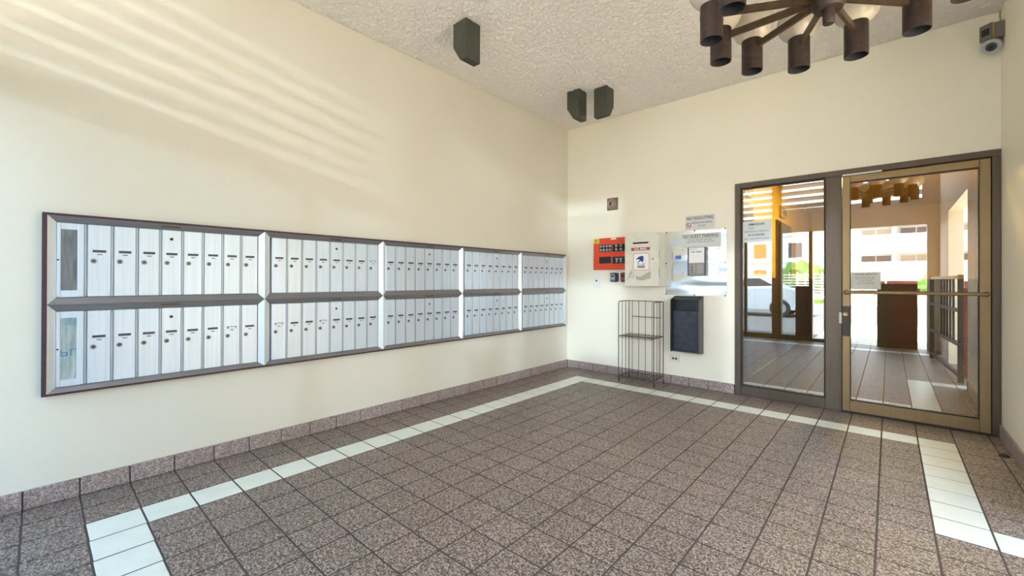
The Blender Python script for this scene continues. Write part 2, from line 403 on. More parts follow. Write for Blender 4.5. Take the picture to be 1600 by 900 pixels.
# skirting tiles
BH = 0.1014
bl = MB().box(0.0, 0.006, FY, 0.0, 0.0, BH-0.004).build('baseboard_left', 'grout'); struct(bl)
bb = MB().box(0.0, 2.140, -0.006, 0.0, 0.0, BH-0.004).build('baseboard_back', 'grout'); struct(bb)
br = MB().box(WX-0.006, WX, -1.85, -0.02, 0.0, BH-0.004).build('baseboard_right', 'grout'); struct(br)
def skirt(parent, axis, a, b):
    m = MB()
    if axis == 'l': m.bbox(0.0, 0.013, a, b, 0.001, BH, 0.003)
    elif axis == 'b': m.bbox(a, b, -0.013, 0.0, 0.001, BH, 0.003)
    else: m.bbox(WX-0.013, WX, a, b, 0.001, BH, 0.003)
    m.build('skirting_tile', 'tile_base', parent)
ys = [-0.014]+[gy(k, 0) for k in range(1, 26)]
for a, b in zip(ys[1:], ys[:-1]): skirt(bl, 'l', max(a+0.003, FY+0.002), b-0.003)
xs = [0.012]+[gx(k) for k in range(1, 10)]+[gx(10)+0.055]
for a, b in zip(xs[:-1], xs[1:]): skirt(bb, 'b', a+0.003, min(b, 2.138)-0.003)
yr = [-0.02]+[gy(k, WX) for k in range(1, 9)]
for a, b in zip(yr[1:], yr[:-1]): skirt(br, 'r', max(a, -1.85)+0.003, b-0.003)

# ------------------------------------------------------------------ sidelight and entrance door
def glassbox(name, b, parent): return MB().box(*b).build(name, 'door_glass', parent)
win = MB().bbox(2.140, 2.194, -0.018, 0.11, 0.0, 2.229, b=0.003).build('window_1', 'bronze'); struct(win)
win['label'] = 'bronze framed glass sidelight left of the entrance door'
MB().bbox(2.194, WX, -0.016, 0.11, 2.176, 2.229, b=0.003).build('head_frame', 'bronze', win)
MB().bbox(2.194, 2.917, -0.012, 0.11, 0.0, 0.100, b=0.003).build('bottom_rail', 'bronze', win)
MB().bbox(2.917, 3.040, -0.016, 0.11, 0.0, 2.176, b=0.003).build('mullion', 'bronze', win)
MB().box(3.963, 3.969, 0.02, 0.09, 0.014, 2.176).build('door_seal', 'gasket', win)
MB().bbox(3.968, WX, -0.016, 0.11, 0.0, 2.176, b=0.003).build('jamb', 'bronze', win)
g = MB(); 
for b in ((2.194, 2.206, 0.0, 0.03, 0.10, 2.176), (2.905, 2.917, 0.0, 0.03, 0.10, 2.176), (2.206, 2.905, 0.0, 0.03, 0.10, 0.108), (2.206, 2.905, 0.0, 0.03, 2.165, 2.176)): g.box(*b)
g.build('gasket', 'gasket', win)
glassbox('pane', (2.206, 2.905, 0.028, 0.034, 0.108, 2.165), win)
door = MB().bbox(3.044, 3.100, -0.012, 0.040, 0.014, 2.166, b=0.003).build('door_1', 'bronze_light'); struct(door)
door['label'] = 'bronze framed glass entrance door with long push bar'
MB().bbox(3.902, 3.964, -0.012, 0.040, 0.014, 2.166, b=0.003).build('stile', 'bronze_light', door)
MB().bbox(3.100, 3.902, -0.012, 0.040, 0.014, 0.112, b=0.003).build('bottom_rail', 'bronze_light', door)
MB().bbox(3.100, 3.902, -0.012, 0.040, 2.105, 2.166, b=0.003).build('top_rail', 'bronze_light', door)
MB().bbox(3.041, 3.967, -0.010, 0.10, 0.0005, 0.0135, b=0.002).build('threshold', 'bronze_dark', win)
g = MB()
for b in ((3.100, 3.104, 0.0, 0.022, 0.112, 2.105), (3.897, 3.902, 0.0, 0.022, 0.112, 2.105), (3.104, 3.897, 0.0, 0.022, 0.112, 0.119), (3.104, 3.897, 0.0, 0.022, 2.099, 2.105)): g.box(*b)
g.build('gasket', 'gasket', door)
glassbox('pane', (3.104, 3.897, 0.020, 0.026, 0.119, 2.099), door)
pb = MB(); pb.tube([(3.066, -0.075, 1.100), (3.944, -0.075, 1.100)], 0.0135, 12); pb = smooth(pb.build('push_bar', 'bronze_light', door))
for x in (3.072, 3.938):
    m = MB(); m.tube([(x, -0.075, 1.100), (x, -0.010, 1.100)], 0.012, 10); m.lathe([(0.02, -0.012), (0.02, -0.018)], (x, 0, 1.100), 1, 14)
    m.build('bracket', 'bronze_dark', pb)
lk = MB().bbox(3.043, 3.101, -0.016, -0.011, 0.697, 0.972, b=0.001).build('lock_plate', 'bronze_dark', door)
m = MB(); m.lathe([(0.022, 0.0), (0.022, -0.010), (0.016, -0.014), (0.010, -0.012)], (3.068, -0.016, 0.898), 1, 18); smooth(m.build('lock_cylinder', 'brass', lk))
MB().box(3.066, 3.070, -0.031, -0.028, 0.890, 0.906).build('keyhole', 'black_hole', lk)
MB().bbox(3.098, 3.170, 0.027, 0.045, 0.850, 0.925, b=0.002).build('inner_lock_plate', 'phone_grey', door)
MB().bbox(3.020, 3.041, -0.020, -0.015, 0.812, 0.912, b=0.001).build('strike_plate', 'key_grey', win)
MB().bbox(3.046, 3.32, -0.020, -0.014, 2.168, 2.180, b=0.001).build('weather_strip', 'white_plastic', win)
# notices on the panes
nb = MB().bbox(2.200, 2.472, 0.024, 0.0272, 1.605, 1.824, b=0.0008).build('paper_notice', 'notice_paper'); tag(nb, 'pale paper notice with delivery hours taped inside the sidelight', 'notice')
for s_, z_, h_, w_, bo in (('AMAZON', 1.790, 0.032, 0.15, 0.0006), ('LIVE', 1.752, 0.026, 0.058, 0), ('MONDAY-FRIDAY', 1.716, 0.028, 0.232, 0), ('8-12 NOON', 1.680, 0.028, 0.148, 0.0007), ('NO EXCEPTIONS', 1.640, 0.028, 0.230, 0)):
    text(s_, 2.333 if s_ != 'LIVE' else 2.285, z_, 0.0238, h_, 'ink_grey' if bo == 0 else 'ink', nb, wid=w_, bold=bo)
rn = MB().bbox(3.106, 3.312, 0.0155, 0.0190, 1.128, 1.284, b=0.0008).build('residents_sign', 'resident_paper'); tag(rn, 'beige notice headed residents on the entrance door glass', 'sign')
text('RESIDENTS', 3.210, 1.262, 0.0152, 0.026, 'ink_grey', rn, wid=0.15, bold=0.0004)
m = MB()
for q, (a, b) in enumerate(((3.135, 3.285), (3.145, 3.278), (3.172, 3.250), (3.155, 3.270), (3.152, 3.272))): scribble_line(m, a, b, 1.236-q*0.0145, 0.0152, 0.0075, q)
m.build('small_print', 'ink_grey', rn)

# ------------------------------------------------------------------ mailbox wall
bd = thing('mailbox_surround', 'dark maroon wooden surround framing the whole mailbox bank', 'frame', (0, -2.53, 0.58))
MY0, MY1, MZ0, MZ1 = -4.937, -0.116, 0.581, 1.5515
for nm, b in (('top_board', (0.001, 0.052, MY0, MY1, MZ1-0.012, MZ1)), ('bottom_board', (0.001, 0.052, MY0, MY1, MZ0, MZ0+0.012)),
              ('side_board', (0.001, 0.052, MY0, MY0+0.017, MZ0+0.012, MZ1-0.012)), ('side_board', (0.001, 0.052, MY1-0.006, MY1, MZ0+0.012, MZ1-0.012)),
              ('back_board', (0.001, 0.008, MY0+0.017, MY1-0.006, MZ0+0.012, MZ1-0.012))):
    MB().box(*b).build(nm, 'maroon_wood', bd)
BY = [-4.919, -3.876, -2.933, -2.008, -1.064, -0.123]
ROWS = [(1.0645, 1.5385, 1.103, 1.503), (0.594, 1.0635, 0.622, 1.025)]
XO, XI = 0.060, 0.046
def rbox_cutout(): pass
DW = 0.0955
door_me = {}
for r, (z0, z1, dz0, dz1) in enumerate(ROWS):
    door_me[r] = MB().bbox(0.014, XI-0.001, -DW/2, DW/2, 0, dz1-dz0, b=0.0025).mesh('mailbox_door', 'alu_door')
slot_me = MB().bbox(0.0, 0.002, -0.0275, 0.0275, -0.0068, 0.0068, b=0.0008).mesh('name_slot', 'slot_dark')
slot_white = MB().bbox(0.0, 0.002, -0.0275, 0.0275, -0.0068, 0.0068, b=0.0008); slot_white.box(0.0021, 0.0026, -0.020, 0.022, -0.005, 0.003, 1); slot_white = slot_white.mesh('name_slot', ['slot_dark', 'paper_tag'])
tag_me = MB().bbox(0.0, 0.0015, -0.0105, 0.0105, -0.003, 0.003, b=0.0005).mesh('number_tag', 'tag_grey')
m = MB(); m.lathe([(0.0125, 0.0), (0.0125, 0.004), (0.0100, 0.007), (0.0075, 0.0065)], (0, 0, 0), 0, 16, 0); m.lathe([(0.0074, 0.0060), (0.0074, 0.0068)], (0, 0, 0), 0, 12, 1); m.box(0.0069, 0.0072, -0.001, 0.001, -0.004, 0.004, 2)
lock_me = m.mesh('lock', ['lock_metal', 'lock_face', 'black_hole'])
m = MB(); m.lathe([(0.0095, 0.0), (0.0095, 0.003), (0.0075, 0.004)], (0, 0, 0), 0, 14, 0); m.lathe([(0.0074, 0.0038), (0.0074, 0.0042)], (0, 0, 0), 0, 12, 1)
hole_me = m.mesh('master_lock', ['lock_metal', 'black_hole'])
div_me = {}
names_y = ['at the far left end beside the directory window', 'second from the left end', 'in the middle of the five', 'second from the corner', 'beside the room corner']
rd = random.Random(3)
pale = {(1, 0, 6), (0, 1, 7), (1, 1, 0), (1, 1, 3)}
for r, (z0, z1, dz0, dz1) in enumerate(ROWS):
    for u in range(5):
        ya, yb = BY[u]+0.0006, BY[u+1]-0.0006
        t = thing('mailbox_bank', f"aluminium apartment mailbox unit, {'upper' if r == 0 else 'lower'} row, {names_y[u]}", 'mailbox unit', (0.0, (ya+yb)/2, z0), 'aluminium mailbox units on the left wall')
        ia = ya+(0.033 if u == 0 else 0.036); ib = yb-0.036
        MB().box(0.0085, 0.012, ya, yb, z0, z1).build('backing', 'alu_divider', t)
        def trim(o1, o2, i2, i1, mat):
            # mitred face strip with its rim behind
            b1 = (0.012, o1[0], o1[1]); b2 = (0.012, o2[0], o2[1]); c1 = (0.012, i1[0], i1[1]); c2 = (0.012, i2[0], i2[1])
            v = [(XO, *o1), (XO, *o2), (XI-0.006, *i2), (XI-0.006, *i1), b1, b2, c2, c1]
            MB().add(v, [(0, 1, 2, 3), (4, 5, 1, 0), (3, 2, 6, 7), (4, 0, 3, 7), (1, 5, 6, 2), (4, 7, 6, 5)]).build('trim', mat, t)
        O = [(ya, z0), (yb, z0), (yb, z1), (ya, z1)]; I = [(ia, dz0-0.002), (ib, dz0-0.002), (ib, dz1+0.002), (ia, dz1+0.002)]
        for k in range(4): trim(O[k], O[(k+1) % 4], I[(k+1) % 4], I[k], 'alu_trim_shaded' if k in (0, 2) else 'alu_trim_lit')
        start = ib-8*0.1076+0.006
        if u == 0:
            da, db = ia+0.002, start-0.012
            dp = MB()
            wa, wb_, wz0, wz1 = -4.868, -4.806, dz0+0.036, dz1-0.034
            dp.bbox(0.014, XI-0.001, da, wa, dz0, dz1, 0.002); dp.bbox(0.014, XI-0.001, wb_, db, dz0, dz1, 0.002)
            dp.box(0.014, XI-0.002, wa-0.002, wb_+0.002, dz0, wz0); dp.box(0.014, XI-0.002, wa-0.002, wb_+0.002, wz1, dz1)
            d = dp.build('directory_door', 'alu_door', t)
            MB().box(0.030, 0.0425, wa-0.001, wb_+0.001, wz0-0.001, wz1+0.001).build('directory_window', 'directory_grey' if r == 0 else 'directory_pale', d)
            link('keyhole', hole_me, d, (XI-0.002, da+0.004, (dz0+dz1)/2)).scale = (0.5, 0.5, 0.5)
            if r == 1:
                b = MB(); xx = 0.0427
                b.box(xx, xx+0.0004, wa+0.004, wa+0.026, 0.785, 0.791); b.box(xx, xx+0.0004, wa+0.004, wa+0.026, 0.801, 0.806); b.box(xx, xx+0.0004, wa+0.022, wa+0.027, 0.785, 0.806); b.box(xx, xx+0.0004, wa, wa+0.004, 0.785, 0.818)
                b.box(xx, xx+0.0004, wa+0.036, wa+0.041, 0.785, 0.822); b.box(xx, xx+0.0004, wa+0.036, wb_-0.002, 0.817, 0.822)
                b.build('blue_print', 'print_blue', d)
                b = MB()
                for q in range(5): b.box(xx, xx+0.0004, wa+0.014, wb_-0.002, 0.952+q*0.0075, 0.955+q*0.0075)
                b.build('blue_lines', 'print_blue', d)
            MB().bbox(0.014, XI+0.001, db+0.0015, start-0.0015, dz0, dz1, 0.002).build('divider', 'alu_divider', t)
        for k in range(8):
            y0 = start+k*0.1076; yc = y0+DW/2
            d = link('mailbox_door', door_me[r], t, None); d.location = (0, yc, dz0)
            def sub(nm, me, dy, z):
                o = bpy.data.objects.new(nm, me); COL.objects.link(o); o.parent = d; o.location = (XI-0.001, dy, z-dz0); return o
            zt = dz1-0.146
            sub('name_slot', slot_white if (r, u, k) in pale else slot_me, 0.0, zt+rd.uniform(-.001, .001))
            sub('number_tag', tag_me, 0.001, zt-0.0185)
            sub('lock', lock_me, -0.0235, zt-0.056).rotation_euler = (rd.uniform(-.5, .5), 0, 0)
            if k == (3 if u == 0 else 4): sub('master_lock', hole_me, -0.002, dz1-0.055)
            if k < 7: MB().bbox(0.014, XI+0.001, y0+DW+0.0012, y0+0.1076-0.0012, dz0, dz1, 0.002).build('divider', 'alu_divider', t)
        pc = start+(3.0 if u == 0 else 4.0)*0.1076+DW/2-0.006
        zc = (z1+dz1)/2-0.001
        dzt = 0.008
        MB().add([(XI-0.004+0.0012, pc-0.046, zc-dzt), (XI-0.004+0.0012, pc+0.046, zc-dzt), (XO-0.006+0.0018, pc+0.046, zc+dzt), (XO-0.006+0.0018, pc-0.046, zc+dzt),
                  (XI-0.010, pc-0.046, zc-dzt), (XI-0.010, pc+0.046, zc-dzt), (XO-0.012, pc+0.046, zc+dzt), (XO-0.012, pc-0.046, zc+dzt)],
                 [(0, 1, 2, 3), (0, 4, 5, 1), (1, 5, 6, 2), (2, 6, 7, 3), (3, 7, 4, 0), (4, 7, 6, 5)]).build('maker_plate', 'brass_plate', t)

# ------------------------------------------------------------------ ceiling wall-washers
def washer(x0, y0, label, cut):
    w, zb, zt, zm = 0.155, 2.984, H, 3.107
    m = MB()
    if cut == 'x': m.prism([(x0, zt), (x0, zm), (x0+0.082, zb), (x0+w, zb), (x0+w, zt)], 1, y0, y0+w)
    else: m.prism([(y0, zt), (y0, zb), (y0+w-0.082, zb), (y0+w, zm), (y0+w, zt)], 0, x0, x0+w)
    t = thing('ceiling_spotlight', label, 'ceiling light', (x0+w/2, y0+w/2, zt), 'olive box spotlights on the ceiling')
    m.build('housing', 'olive_metal', t)
    e = 0.009; q = 0.002
    if cut == 'x':
        MB().box(x0+0.086, x0+w-e, y0+e, y0+w-e, zb-q, zb+q).build('baffle', 'can_inside', t)
        sl = Vector((0.082, 0, zb-zm)).normalized(); nn = Vector((sl.z, 0, -sl.x)) * -1
        if nn.x > 0: nn = -nn
        a = Vector((x0, 0, zm))+sl*0.008; b = Vector((x0+0.082, 0, zb))-sl*0.008
        v = [(p.x, yy, p.z) for off in (nn*0.0015, nn*-0.004) for p in (a+off, b+off) for yy in (y0+e, y0+w-e)]
    else:
        MB().box(x0+e, x0+w-e, y0+e, y0+w-0.086, zb-q, zb+q).build('baffle', 'can_inside', t)
        sl = Vector((0, 0.082, zm-zb)).normalized(); nn = Vector((0, sl.z, -sl.y))
        a = Vector((0, y0+w-0.082, zb))+sl*0.008; b = Vector((0, y0+w, zm))-sl*0.008
        v = [(xx, p.y, p.z) for off in (nn*0.0015, nn*-0.004) for p in (a+off, b+off) for xx in (x0+e, x0+w-e)]
    MB().add(v, [(0, 1, 3, 2), (4, 6, 7, 5), (0, 4, 5, 1), (2, 3, 7, 6), (0, 2, 6, 4), (1, 5, 7, 3)]).build('aperture', 'black_hole', t)
washer(0.684, -2.680, 'single olive box spotlight on the ceiling above the mailboxes', 'x')
washer(0.676, -1.015, 'olive box spotlight near the corner, left one of the pair', 'x')
washer(0.943, -0.888, 'olive box spotlight near the back wall, right one of the pair', 'y')

# ------------------------------------------------------------------ chandelier
CX, CYY, CR = 3.177, -2.752, 0.449
ch = thing('chandelier', 'brown metal chandelier with radiating arms, can lights and opal globes', 'chandelier', (CX, CYY, H))
m = MB(); m.lathe([(0.05, 2.345), (0.06, 2.36), (0.06, 2.455), (0.04, 2.48), (0.018, 2.50), (0.018, H-0.03), (0.075, H-0.025), (0.085, H-0.001)], (CX, CYY, 0), 2, 24); smooth(m.build('stem', 'chand_brown', ch))
m = MB(); m.lathe([(0.0, 2.284), (0.019, 2.285), (0.0215, 2.289), (0.0215, 2.345)], (CX, CYY, 0), 2, 18); smooth(m.build('finial', 'chand_brown', ch))
for k in range(12):
    a = math.radians(21+30*k); dx, dy = math.cos(a), math.sin(a); px, py = CX+CR*dx, CYY+CR*dy
    nx, ny = -dy, dx; hw = 0.0075
    v = []
    for rr, z0_, z1_ in ((0.045, 2.385, 2.415), (CR-0.046, 2.405, 2.435)):
        for s_ in (-1, 1):
            for zz in (z0_, z1_): v.append((CX+dx*rr+nx*hw*s_, CYY+dy*rr+ny*hw*s_, zz))
    MB().add(v, [(0, 1, 3, 2), (4, 6, 7, 5), (0, 4, 5, 1), (2, 3, 7, 6), (0, 2, 6, 4), (1, 5, 7, 3)]).build('arm', 'chand_arm', ch)
    c = MB(); zb, zt, R = 2.300, 2.495, 0.0485
    c.lathe([(R-0.004, zb+0.12), (R-0.004, zb), (R, zb), (R, zt-0.004), (R-0.004, zt), (0.0, zt+0.001)], (px, py, 0), 2, 28)
    can = smooth(c.build('can_light', 'chand_brown', ch))
    i = MB(); i.lathe([(R-0.0045, zb+0.0015), (R-0.0045, zb+0.085), (0.0, zb+0.086)], (px, py, 0), 2, 24, cap0=False); smooth(i.build('can_baffle', 'can_inside', can))
    b = MB().sphere((px, py, zb+0.056), 0.030, 16, 8, sc=(1, 1, 0.8)); smooth(b.build('bulb', 'bulb', can))
    g = MB().sphere((px, py, zt+0.050), 0.098, 28, 18); smooth(g.build('globe', 'opal_glass', ch), 180)

# ------------------------------------------------------------------ things on the back wall
sp = thing('wall_speaker', 'small square bronze speaker plate high on the back wall', 'speaker', (0.696, 0, 2.186))
MB().bbox(0.620, 0.773, -0.012, 0.0, 2.108, 2.265, b=0.003).build('plate', 'speaker_brown', sp)
m = MB(); m.lathe([(0.062, -0.012), (0.064, -0.022), (0.054, -0.024), (0.040, -0.014), (0.030, -0.020), (0.016, -0.028), (0.0, -0.030)], (0.696, 0, 2.186), 1, 28); smooth(m.build('cone', 'speaker_cone', sp))
m = MB(); m.lathe([(0.064, -0.011), (0.068, -0.016), (0.056, -0.016)], (0.696, 0, 2.186), 1, 28); m.build('rim', 'gasket', sp)
m = MB(); m.lathe([(0.016, -0.024), (0.014, -0.034), (0.0, -0.036)], (0.680, 0, 2.190), 1, 12); m.build('dark_spot', 'gasket', sp)
for a in ((0.630, 2.118), (0.763, 2.118), (0.630, 2.255), (0.763, 2.255)):
    m = MB(); m.lathe([(0.004, -0.012), (0.003, -0.014)], (a[0], 0, a[1]), 1, 8); m.build('screw', 'lock_face', sp)

rp_ = thing('fire_alarm_panel', 'red fire alarm panel with black indicator windows behind the mail box', 'alarm panel', (0.70, 0, 1.34))
MB().bbox(0.425, 0.9645, -0.020, 0.0, 1.340, 1.752, b=0.004).build('cabinet', 'red_enamel', rp_)
MB().bbox(0.480, 0.962, -0.024, -0.018, 1.395, 1.690, b=0.002).build('door', 'red_enamel', rp_)
for nm, x0, x1, z0, z1 in (('lamp_window', 0.515, 0.693, 1.575, 1.667), ('lamp_window', 0.709, 0.90, 1.573, 1.665), ('lamp_window', 0.516, 0.687, 1.421, 1.510), ('lamp_window', 0.707, 0.90, 1.417, 1.507)):
    w = MB().bbox(x0, x1, -0.027, -0.023, z0, z1, b=0.001).build(nm, 'display_black', rp_)
    if z0 > 1.5:
        cols = [0.538, 0.582, 0.628, 0.670] if x0 < 0.6 else [0.760, 0.825]
        for zz in (1.645, 1.598):
            for xx in cols:
                q = MB(); q.lathe([(0.017, -0.027), (0.017, -0.030), (0.011, -0.030), (0.010, -0.0275)], (xx, 0, zz), 1, 16); q.build('indicator', 'ring_grey', w)
    elif x0 > 0.6:
        for xx in (0.770, 0.825):
            q = MB(); q.box(xx-0.018, xx+0.018, -0.034, -0.027, 1.470, 1.487); q.box(xx-0.009, xx+0.009, -0.034, -0.027, 1.445, 1.470); q.box(xx-0.013, xx+0.013, -0.031, -0.027, 1.432, 1.443); q.build('key_switch', 'ring_grey', w)
yt = MB().box(0.430, 0.512, -0.0222, -0.0202, 1.690, 1.750).build('inspection_tag', 'yellow_tag', rp_)
MB().box(0.448, 0.490, -0.0226, -0.0222, 1.706, 1.735).build('ink_mark', 'green_ink', yt)
MB().box(0.681, 0.756, -0.0222, -0.0202, 1.726, 1.746).build('name_tag', 'white_print', rp_)

ml = thing('collection_mail_box', 'cream steel collection mail box with eagle emblem and letter slot', 'mail box', (1.177, 0, 1.133))
MB().bbox(0.966, 1.388, -0.194, 0.0, 1.133, 1.762, b=0.006).build('body', 'cream_enamel', ml)
fl = MB().bbox(0.967, 1.386, -0.200, -0.192, 1.608, 1.760, b=0.002).build('top_flap', 'cream_enamel', ml)
fd = MB().bbox(0.967, 1.386, -0.200, -0.192, 1.136, 1.604, b=0.002).build('front_door', 'cream_enamel', ml)
MB().bbox(1.071, 1.264, -0.2025, -0.199, 1.637, 1.656, b=0.002).build('letter_slot', 'black_hole', fl)
rl = MB().box(1.050, 1.284, -0.2012, -0.199, 1.557, 1.592).build('mail_label', 'label_red', fd)
lt = text('U.S. MAIL', 1.167, 1.574, -0.2014, 0.032, 'white_print', fd, wid=0.155, bold=0.0008)
def rrect(x0, x1, z0, z1, r, n=5):
    pts = []
    for cx, cz, a0 in ((x1-r, z1-r, 0), (x0+r, z1-r, 90), (x0+r, z0+r, 180), (x1-r, z0+r, 270)):
        for i in range(n+1): a = math.radians(a0+90*i/n); pts.append((cx+r*math.cos(a), cz+r*math.sin(a)))
    return pts
def yplate(pts, y0, y1, name, mat, parent):
    """flat printed shape on a wall, polygon in x,z"""
    n = len(pts); v = [(x, y0, z) for x, z in pts]+[(x, y1, z) for x, z in pts]
    return MB().add(v, [list(range(n)), [n+i for i in range(n)][::-1]]+[(i, (i+1) % n, n+(i+1) % n, n+i) for i in range(n)]).build(name, mat, parent)
yplate(rrect(1.074, 1.278, 1.322, 1.525, 0.026), -0.2006, -0.199, 'emblem_border', 'orange_line', fd)
em = yplate(rrect(1.081, 1.271, 1.329, 1.518, 0.022), -0.2012, -0.199, 'emblem', 'white_print', fd)
yplate([(1.107, 1.452), (1.128, 1.470), (1.150, 1.484), (1.172, 1.491), (1.192, 1.492), (1.204, 1.486), (1.2065, 1.470), (1.203, 1.455), (1.210, 1.446), (1.203, 1.436), (1.194, 1.426), (1.192, 1.414), (1.184, 1.419), (1.178, 1.430),
        (1.166, 1.434), (1.152, 1.424), (1.138, 1.411), (1.133, 1.417), (1.150, 1.437), (1.160, 1.449), (1.140, 1.455), (1.122, 1.453)], -0.2017, -0.2010, 'eagle_mark', 'eagle_blue', fd)
m = MB(); m.box(1.127, 1.152, -0.2017, -0.2010, 1.398, 1.405); m.box(1.196, 1.222, -0.2017, -0.2010, 1.398, 1.405); m.build('red_dash', 'print_red', fd)
text('U.S. MAIL', 1.176, 1.386, -0.2014, 0.022, 'print_red', fd, wid=0.088, bold=0.0005)
m = MB(); m.box(1.129, 1.222, -0.2017, -0.2010, 1.369, 1.374); m.box(1.129, 1.222, -0.2017, -0.2010, 1.354, 1.366); m.build('blue_bar', 'eagle_blue', fd)
m = MB(); m.lathe([(0.008, -0.199), (0.008, -0.203), (0.006, -0.204)], (1.317, 0, 1.453), 1, 12); m.build('lock', 'black_hole', fd)
yplate([(1.292, 1.314), (1.297, 1.296), (1.293, 1.250), (1.290, 1.224), (1.255, 1.222), (1.215, 1.205), (1.150, 1.202), (1.118, 1.216), (1.104, 1.240), (1.112, 1.262), (1.142, 1.244), (1.178, 1.250), (1.215, 1.272), (1.250, 1.292)], -0.2008, -0.1995, 'worn_patch', 'cream_worn', fd)
m = MB()
for pts in ([(1.060, 1.322), (1.046, 1.300), (1.038, 1.284), (1.030, 1.268)], [(1.066, 1.320), (1.056, 1.296), (1.046, 1.276)], [(1.030, 1.284), (1.060, 1.288), (1.086, 1.280), (1.088, 1.262)], [(1.008, 1.274), (1.034, 1.262), (1.060, 1.262), (1.090, 1.250)],
            [(1.028, 1.268), (1.012, 1.250), (1.006, 1.224), (1.002, 1.208)], [(1.028, 1.246), (1.046, 1.252), (1.070, 1.244), (1.086, 1.228)], [(1.006, 1.232), (1.030, 1.244), (1.038, 1.228)]):
    m.tube([(x, -0.2004, z) for x, z in pts], 0.0016, 5)
m.build('scrawl', 'ink', fd)
for a in ((0.982, 1.745), (1.368, 1.745), (1.368, 1.618)):
    q = MB(); q.lathe([(0.004, -0.199), (0.003, -0.202)], (a[0], 0, a[1]), 1, 8); q.build('rivet', 'cream_worn', fl)
for z in (1.505, 1.30):
    MB().tube([(1.390, -0.190, z-0.05), (1.390, -0.190, z+0.05)], 0.006, 8).build('hinge', 'cream_worn', ml)

sw = thing('wall_switch_plate', 'white wall plate with black button under the red alarm panel', 'wall plate', (0.468, 0, 1.107))
MB().bbox(0.416, 0.521, -0.008, 0.0, 1.107, 1.280, b=0.003).build('plate', 'white_plastic', sw)
m = MB(); m.lathe([(0.012, -0.008), (0.011, -0.013), (0.008, -0.014)], (0.465, 0, 1.198), 1, 14); m.build('button', 'black_plastic', sw)
def keybox(x0, label, face):
    t = thing('key_lock_box', label, 'lock box', (x0+0.05, 0, 1.184), 'key lock boxes on the back wall')
    m = MB(); m.prism(rrect(x0, x0+0.102, 1.184, 1.300, 0.02), 1, -0.040, 0.0); 
    m = MB(); pts = rrect(x0, x0+0.102, 1.184, 1.300, 0.02); n = len(pts)
    m.add([(x, -0.040, z) for x, z in pts]+[(x, 0.0, z) for x, z in pts], [list(range(n)), [n+i for i in range(n)][::-1]]+[(i, (i+1) % n, n+(i+1) % n, n+i) for i in range(n)]); m.build('body', 'black_plastic', t)
    yplate(rrect(x0+0.006, x0+0.068, 1.190, 1.285, 0.022), -0.046, -0.040, 'face', face, t)
    yplate(rrect(x0+0.018, x0+0.056, 1.248, 1.268, 0.008), -0.050, -0.0455, 'window', 'black_hole', t)
    for k in range(4): MB().bbox(x0+0.014+k*0.012, x0+0.023+k*0.012, -0.052, -0.0455, 1.196, 1.210, b=0.001).build('dial', 'lock_face', t)
keybox(0.683, 'black key lock box with blue-grey face under the alarm panel', 'steel_blue')
keybox(0.826, 'dark red faced key lock box half hidden behind the mail box', 'label_red')

ip = thing('intercom_plate', 'polished stainless steel backing plate fixed with screws around the intercom', 'metal plate', (1.72, 0, 1.036))
MB().box(1.389, 2.054, -0.004, 0.0, 1.036, 1.774).build('sheet', 'stainless', ip)
for a in ((1.397, 1.043), (1.721, 1.041), (2.041, 1.040), (1.397, 1.404), (2.041, 1.402), (1.397, 1.765), (1.721, 1.766), (2.041, 1.766)):
    m = MB(); m.lathe([(0.008, -0.004), (0.006, -0.007)], (a[0], 0, a[1]), 1, 10); m.build('screw', 'gasket', ip)
ic = thing('intercom', 'entry phone intercom with keypad and list on the steel plate', 'intercom', (1.76, 0, 1.258))
MB().bbox(1.572, 1.985, -0.008, -0.0042, 1.257, 1.578, b=0.001).build('mounting_plate', 'stainless', ic)
for a in ((1.590, 1.555), (1.972, 1.553), (1.591, 1.287), (1.973, 1.282), (1.885, 1.437)):
    m = MB(); m.lathe([(0.006, -0.008), (0.004, -0.011)], (a[0], 0, a[1]), 1, 10); m.build('screw', 'lock_metal', ic)
MB().bbox(1.660, 1.858, -0.056, -0.008, 1.259, 1.576, b=0.003).build('housing', 'phone_side', ic)
fp = MB().bbox(1.678, 1.842, -0.062, -0.054, 1.260, 1.400, b=0.001).build('keypad_face', 'phone_grey', ic)
for r_ in range(4):
    for c_ in range(3): MB().bbox(1.768+c_*0.022, 1.785+c_*0.022, -0.066, -0.061, 1.285+r_*0.025, 1.304+r_*0.025, b=0.001).build('key', 'key_grey', fp)
for z in (1.366, 1.338, 1.307):
    m = MB(); m.lathe([(0.013, -0.062), (0.012, -0.068), (0.0, -0.069)], (1.732, 0, z), 1, 14); m.build('button', 'cam_body', fp)
MB().box(1.713, 1.721, -0.063, -0.061, 1.292, 1.372).build('dark_strip', 'gasket', fp)
ls = MB().bbox(1.678, 1.842, -0.0615, -0.054, 1.401, 1.571, b=0.001).build('name_list', 'white_print', ic)
m = MB(); scribble_line(m, 1.706, 1.812, 1.523, -0.0615, 0.016, 4); scribble_line(m, 1.688, 1.770, 1.552, -0.0615, 0.007, 5); m.build('list_heading', 'ink', ls)
m = MB(); scribble_line(m, 1.70, 1.80, 1.480, -0.0615, 0.006, 8); scribble_line(m, 1.725, 1.745, 1.438, -0.0615, 0.006, 9); m.build('list_lines', 'sign_plate', ls)
o = MB().box(1.504, 1.606, -0.0056, -0.0042, 1.449, 1.492).build('blue_sticker', 'lcd_blue'); tag(o, 'small blue sticker on the steel intercom plate', 'sticker')
ns = MB().bbox(1.619, 1.937, -0.006, 0.0, 1.776, 1.938, b=0.001).build('no_soliciting_sign', 'sign_plate'); tag(ns, 'grey no soliciting sign with red no smoking symbol above the intercom', 'sign')
